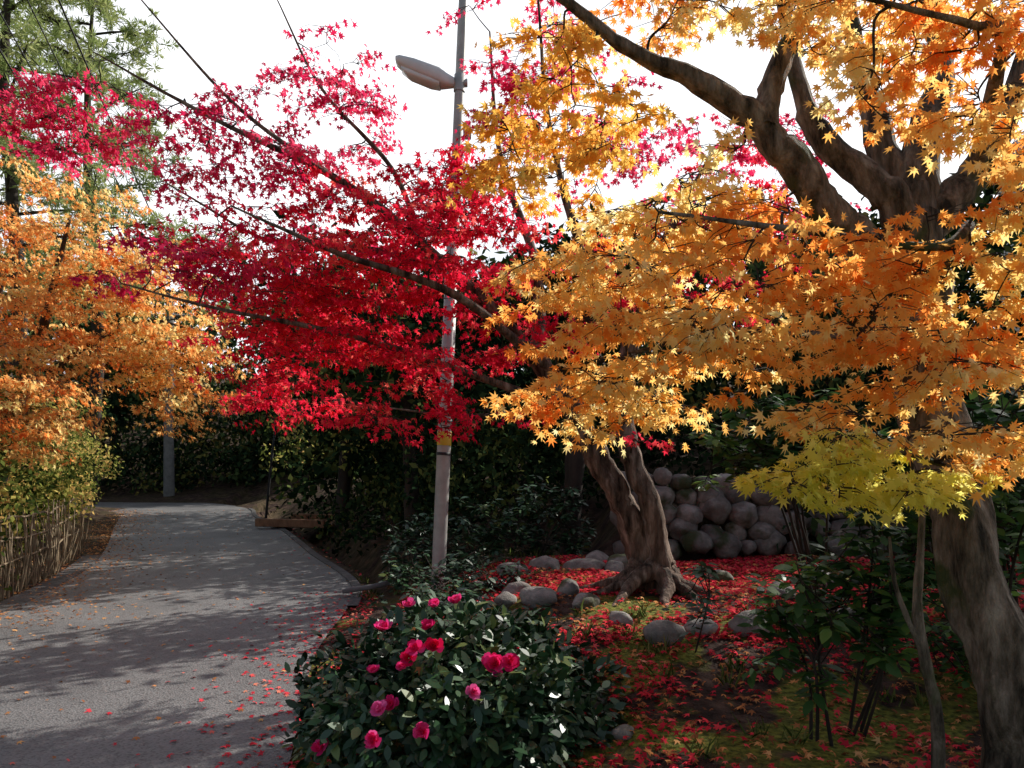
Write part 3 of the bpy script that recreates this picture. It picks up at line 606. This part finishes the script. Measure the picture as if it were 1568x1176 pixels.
for sgn in (-1,1): cube('side_beam_%d'%(sgn+1),(.0+sgn*.19,sgn*.76,.07),(1.7,.12,.18),M_timber,pb,.015,rz=-.25)

# ------------------------------------------------------------ house on the hill
hx,hy=19.0,22.0; hz=float(H(hx,hy)[0])-.1; he=empty('hillside_house',(hx,hy,hz))
cube('walls',(0,0,2.6),(7,6,5.2),M_wall,he)
def roof(name,z,w,d,hh,cx=0):
    V=[(cx-w/2,-d/2,z),(cx+w/2,-d/2,z),(cx+w/2,d/2,z),(cx-w/2,d/2,z),(cx-w/2+1.4,0,z+hh),(cx+w/2-1.4,0,z+hh),(cx-w/2,-d/2,z-.15),(cx+w/2,-d/2,z-.15),(cx+w/2,d/2,z-.15),(cx-w/2,d/2,z-.15)]
    F=[(0,1,5,4),(1,2,5),(2,3,4,5),(3,0,4),(6,7,1,0),(7,8,2,1),(8,9,3,2),(9,6,0,3),(9,8,7,6)]
    return polymesh(name,V,F,M_roof,he,smooth=False)
roof('roof',5.35,8.4,7.4,1.7)
for i,(wx,wz) in enumerate([(-2.2,3.9),(0,3.9),(2.2,3.9),(-2.2,1.4),(2.2,1.4)]):
    cube('window_frame_%d'%i,(wx,-3.03,wz),(1.4,.1,1.2),M_lamp,he); cube('window_glass_%d'%i,(wx,-3.08,wz),(1.2,.05,1.0),M_glass,he,.005)
cube('door',(0,-3.04,1.05),(1,.1,2.1),M_barkD,he)
cube('balcony',(0,-3.5,2.75),(5,.9,.12),M_lamp,he)
tubes('balcony_rail',[(np.array([(-2.4+.3*i,-3.9,2.8),(-2.4+.3*i,-3.9,3.5)]),np.array([.02,.02]),6) for i in range(17)]+[(np.array([(-2.45,-3.9,3.52),(2.45,-3.9,3.52)]),np.array([.03,.03]),8)],M_lamp,he)

# ------------------------------------------------------------ light, sky, camera
EL=35; AZ=math.radians(50)   # sun ahead on the right
d=Vector((math.sin(AZ)*math.cos(math.radians(EL)),math.cos(AZ)*math.cos(math.radians(EL)),math.sin(math.radians(EL))))
sd=bpy.data.lights.new('sun','SUN'); sd.energy=5; sd.angle=math.radians(.5); sd.color=(1,.96,.88)
so=bpy.data.objects.new('sun',sd); so.rotation_euler=d.to_track_quat('Z','Y').to_euler(); link(so)
w=bpy.data.worlds.new('World'); scene.world=w; w.use_nodes=True; nt=w.node_tree; nt.nodes.clear(); L=nt.links.new
sky=N(nt,'ShaderNodeTexSky'); sky.sky_type='NISHITA'; sky.sun_disc=False; sky.sun_elevation=math.radians(EL); sky.sun_rotation=AZ
sky.dust_density=2.0; sky.air_density=1.0; sky.ozone_density=1.0
hs_=N(nt,'ShaderNodeHueSaturation'); hs_.inputs['Saturation'].default_value=.7; hs_.inputs['Value'].default_value=.9
L(sky.outputs[0],hs_.inputs['Color'])
tc=N(nt,'ShaderNodeTexCoord'); cn=N(nt,'ShaderNodeTexNoise',Scale=2.2,Detail=6.0); L(tc.outputs['Generated'],cn.inputs['Vector'])
cr_=ramp(nt,[(.30,(.35,.35,.35)),(.55,(1,1,1))],cn.outputs['Fac'])
sx=N(nt,'ShaderNodeSeparateXYZ'); L(tc.outputs['Generated'],sx.inputs[0])
my=N(nt,'ShaderNodeMapRange'); my.inputs[1].default_value=.25; my.inputs[2].default_value=.65; L(sx.outputs['Y'],my.inputs[0])
mz=N(nt,'ShaderNodeMapRange'); mz.inputs[1].default_value=.50; mz.inputs[2].default_value=.72; mz.inputs[3].default_value=1; mz.inputs[4].default_value=0; L(sx.outputs['Z'],mz.inputs[0])
m1=N(nt,'ShaderNodeMath',operation='MULTIPLY'); L(my.outputs[0],m1.inputs[0]); L(mz.outputs[0],m1.inputs[1])
m2=N(nt,'ShaderNodeMath',operation='MULTIPLY'); L(m1.outputs[0],m2.inputs[0]); L(cr_.outputs[0],m2.inputs[1])
mx=N(nt,'ShaderNodeMix',data_type='RGBA'); L(m2.outputs[0],mx.inputs[0]); L(hs_.outputs[0],mx.inputs[6]); mx.inputs[7].default_value=(11,11.2,11.6,1)
bg=N(nt,'ShaderNodeBackground',Strength=.135); L(mx.outputs[2],bg.inputs['Color'])
wo=N(nt,'ShaderNodeOutputWorld'); L(bg.outputs[0],wo.inputs[0])
cam=bpy.data.cameras.new('camera'); cam.sensor_width=36; cam.lens=27.55; cam.shift_y=.0714; cam.clip_start=.05; cam.clip_end=2000
co=bpy.data.objects.new('camera',cam); co.location=(0,0,1.6); co.rotation_euler=(math.pi/2,0,0); link(co); scene.camera=co
scene.view_settings.view_transform='Standard'; scene.view_settings.look='None'; scene.view_settings.exposure=0
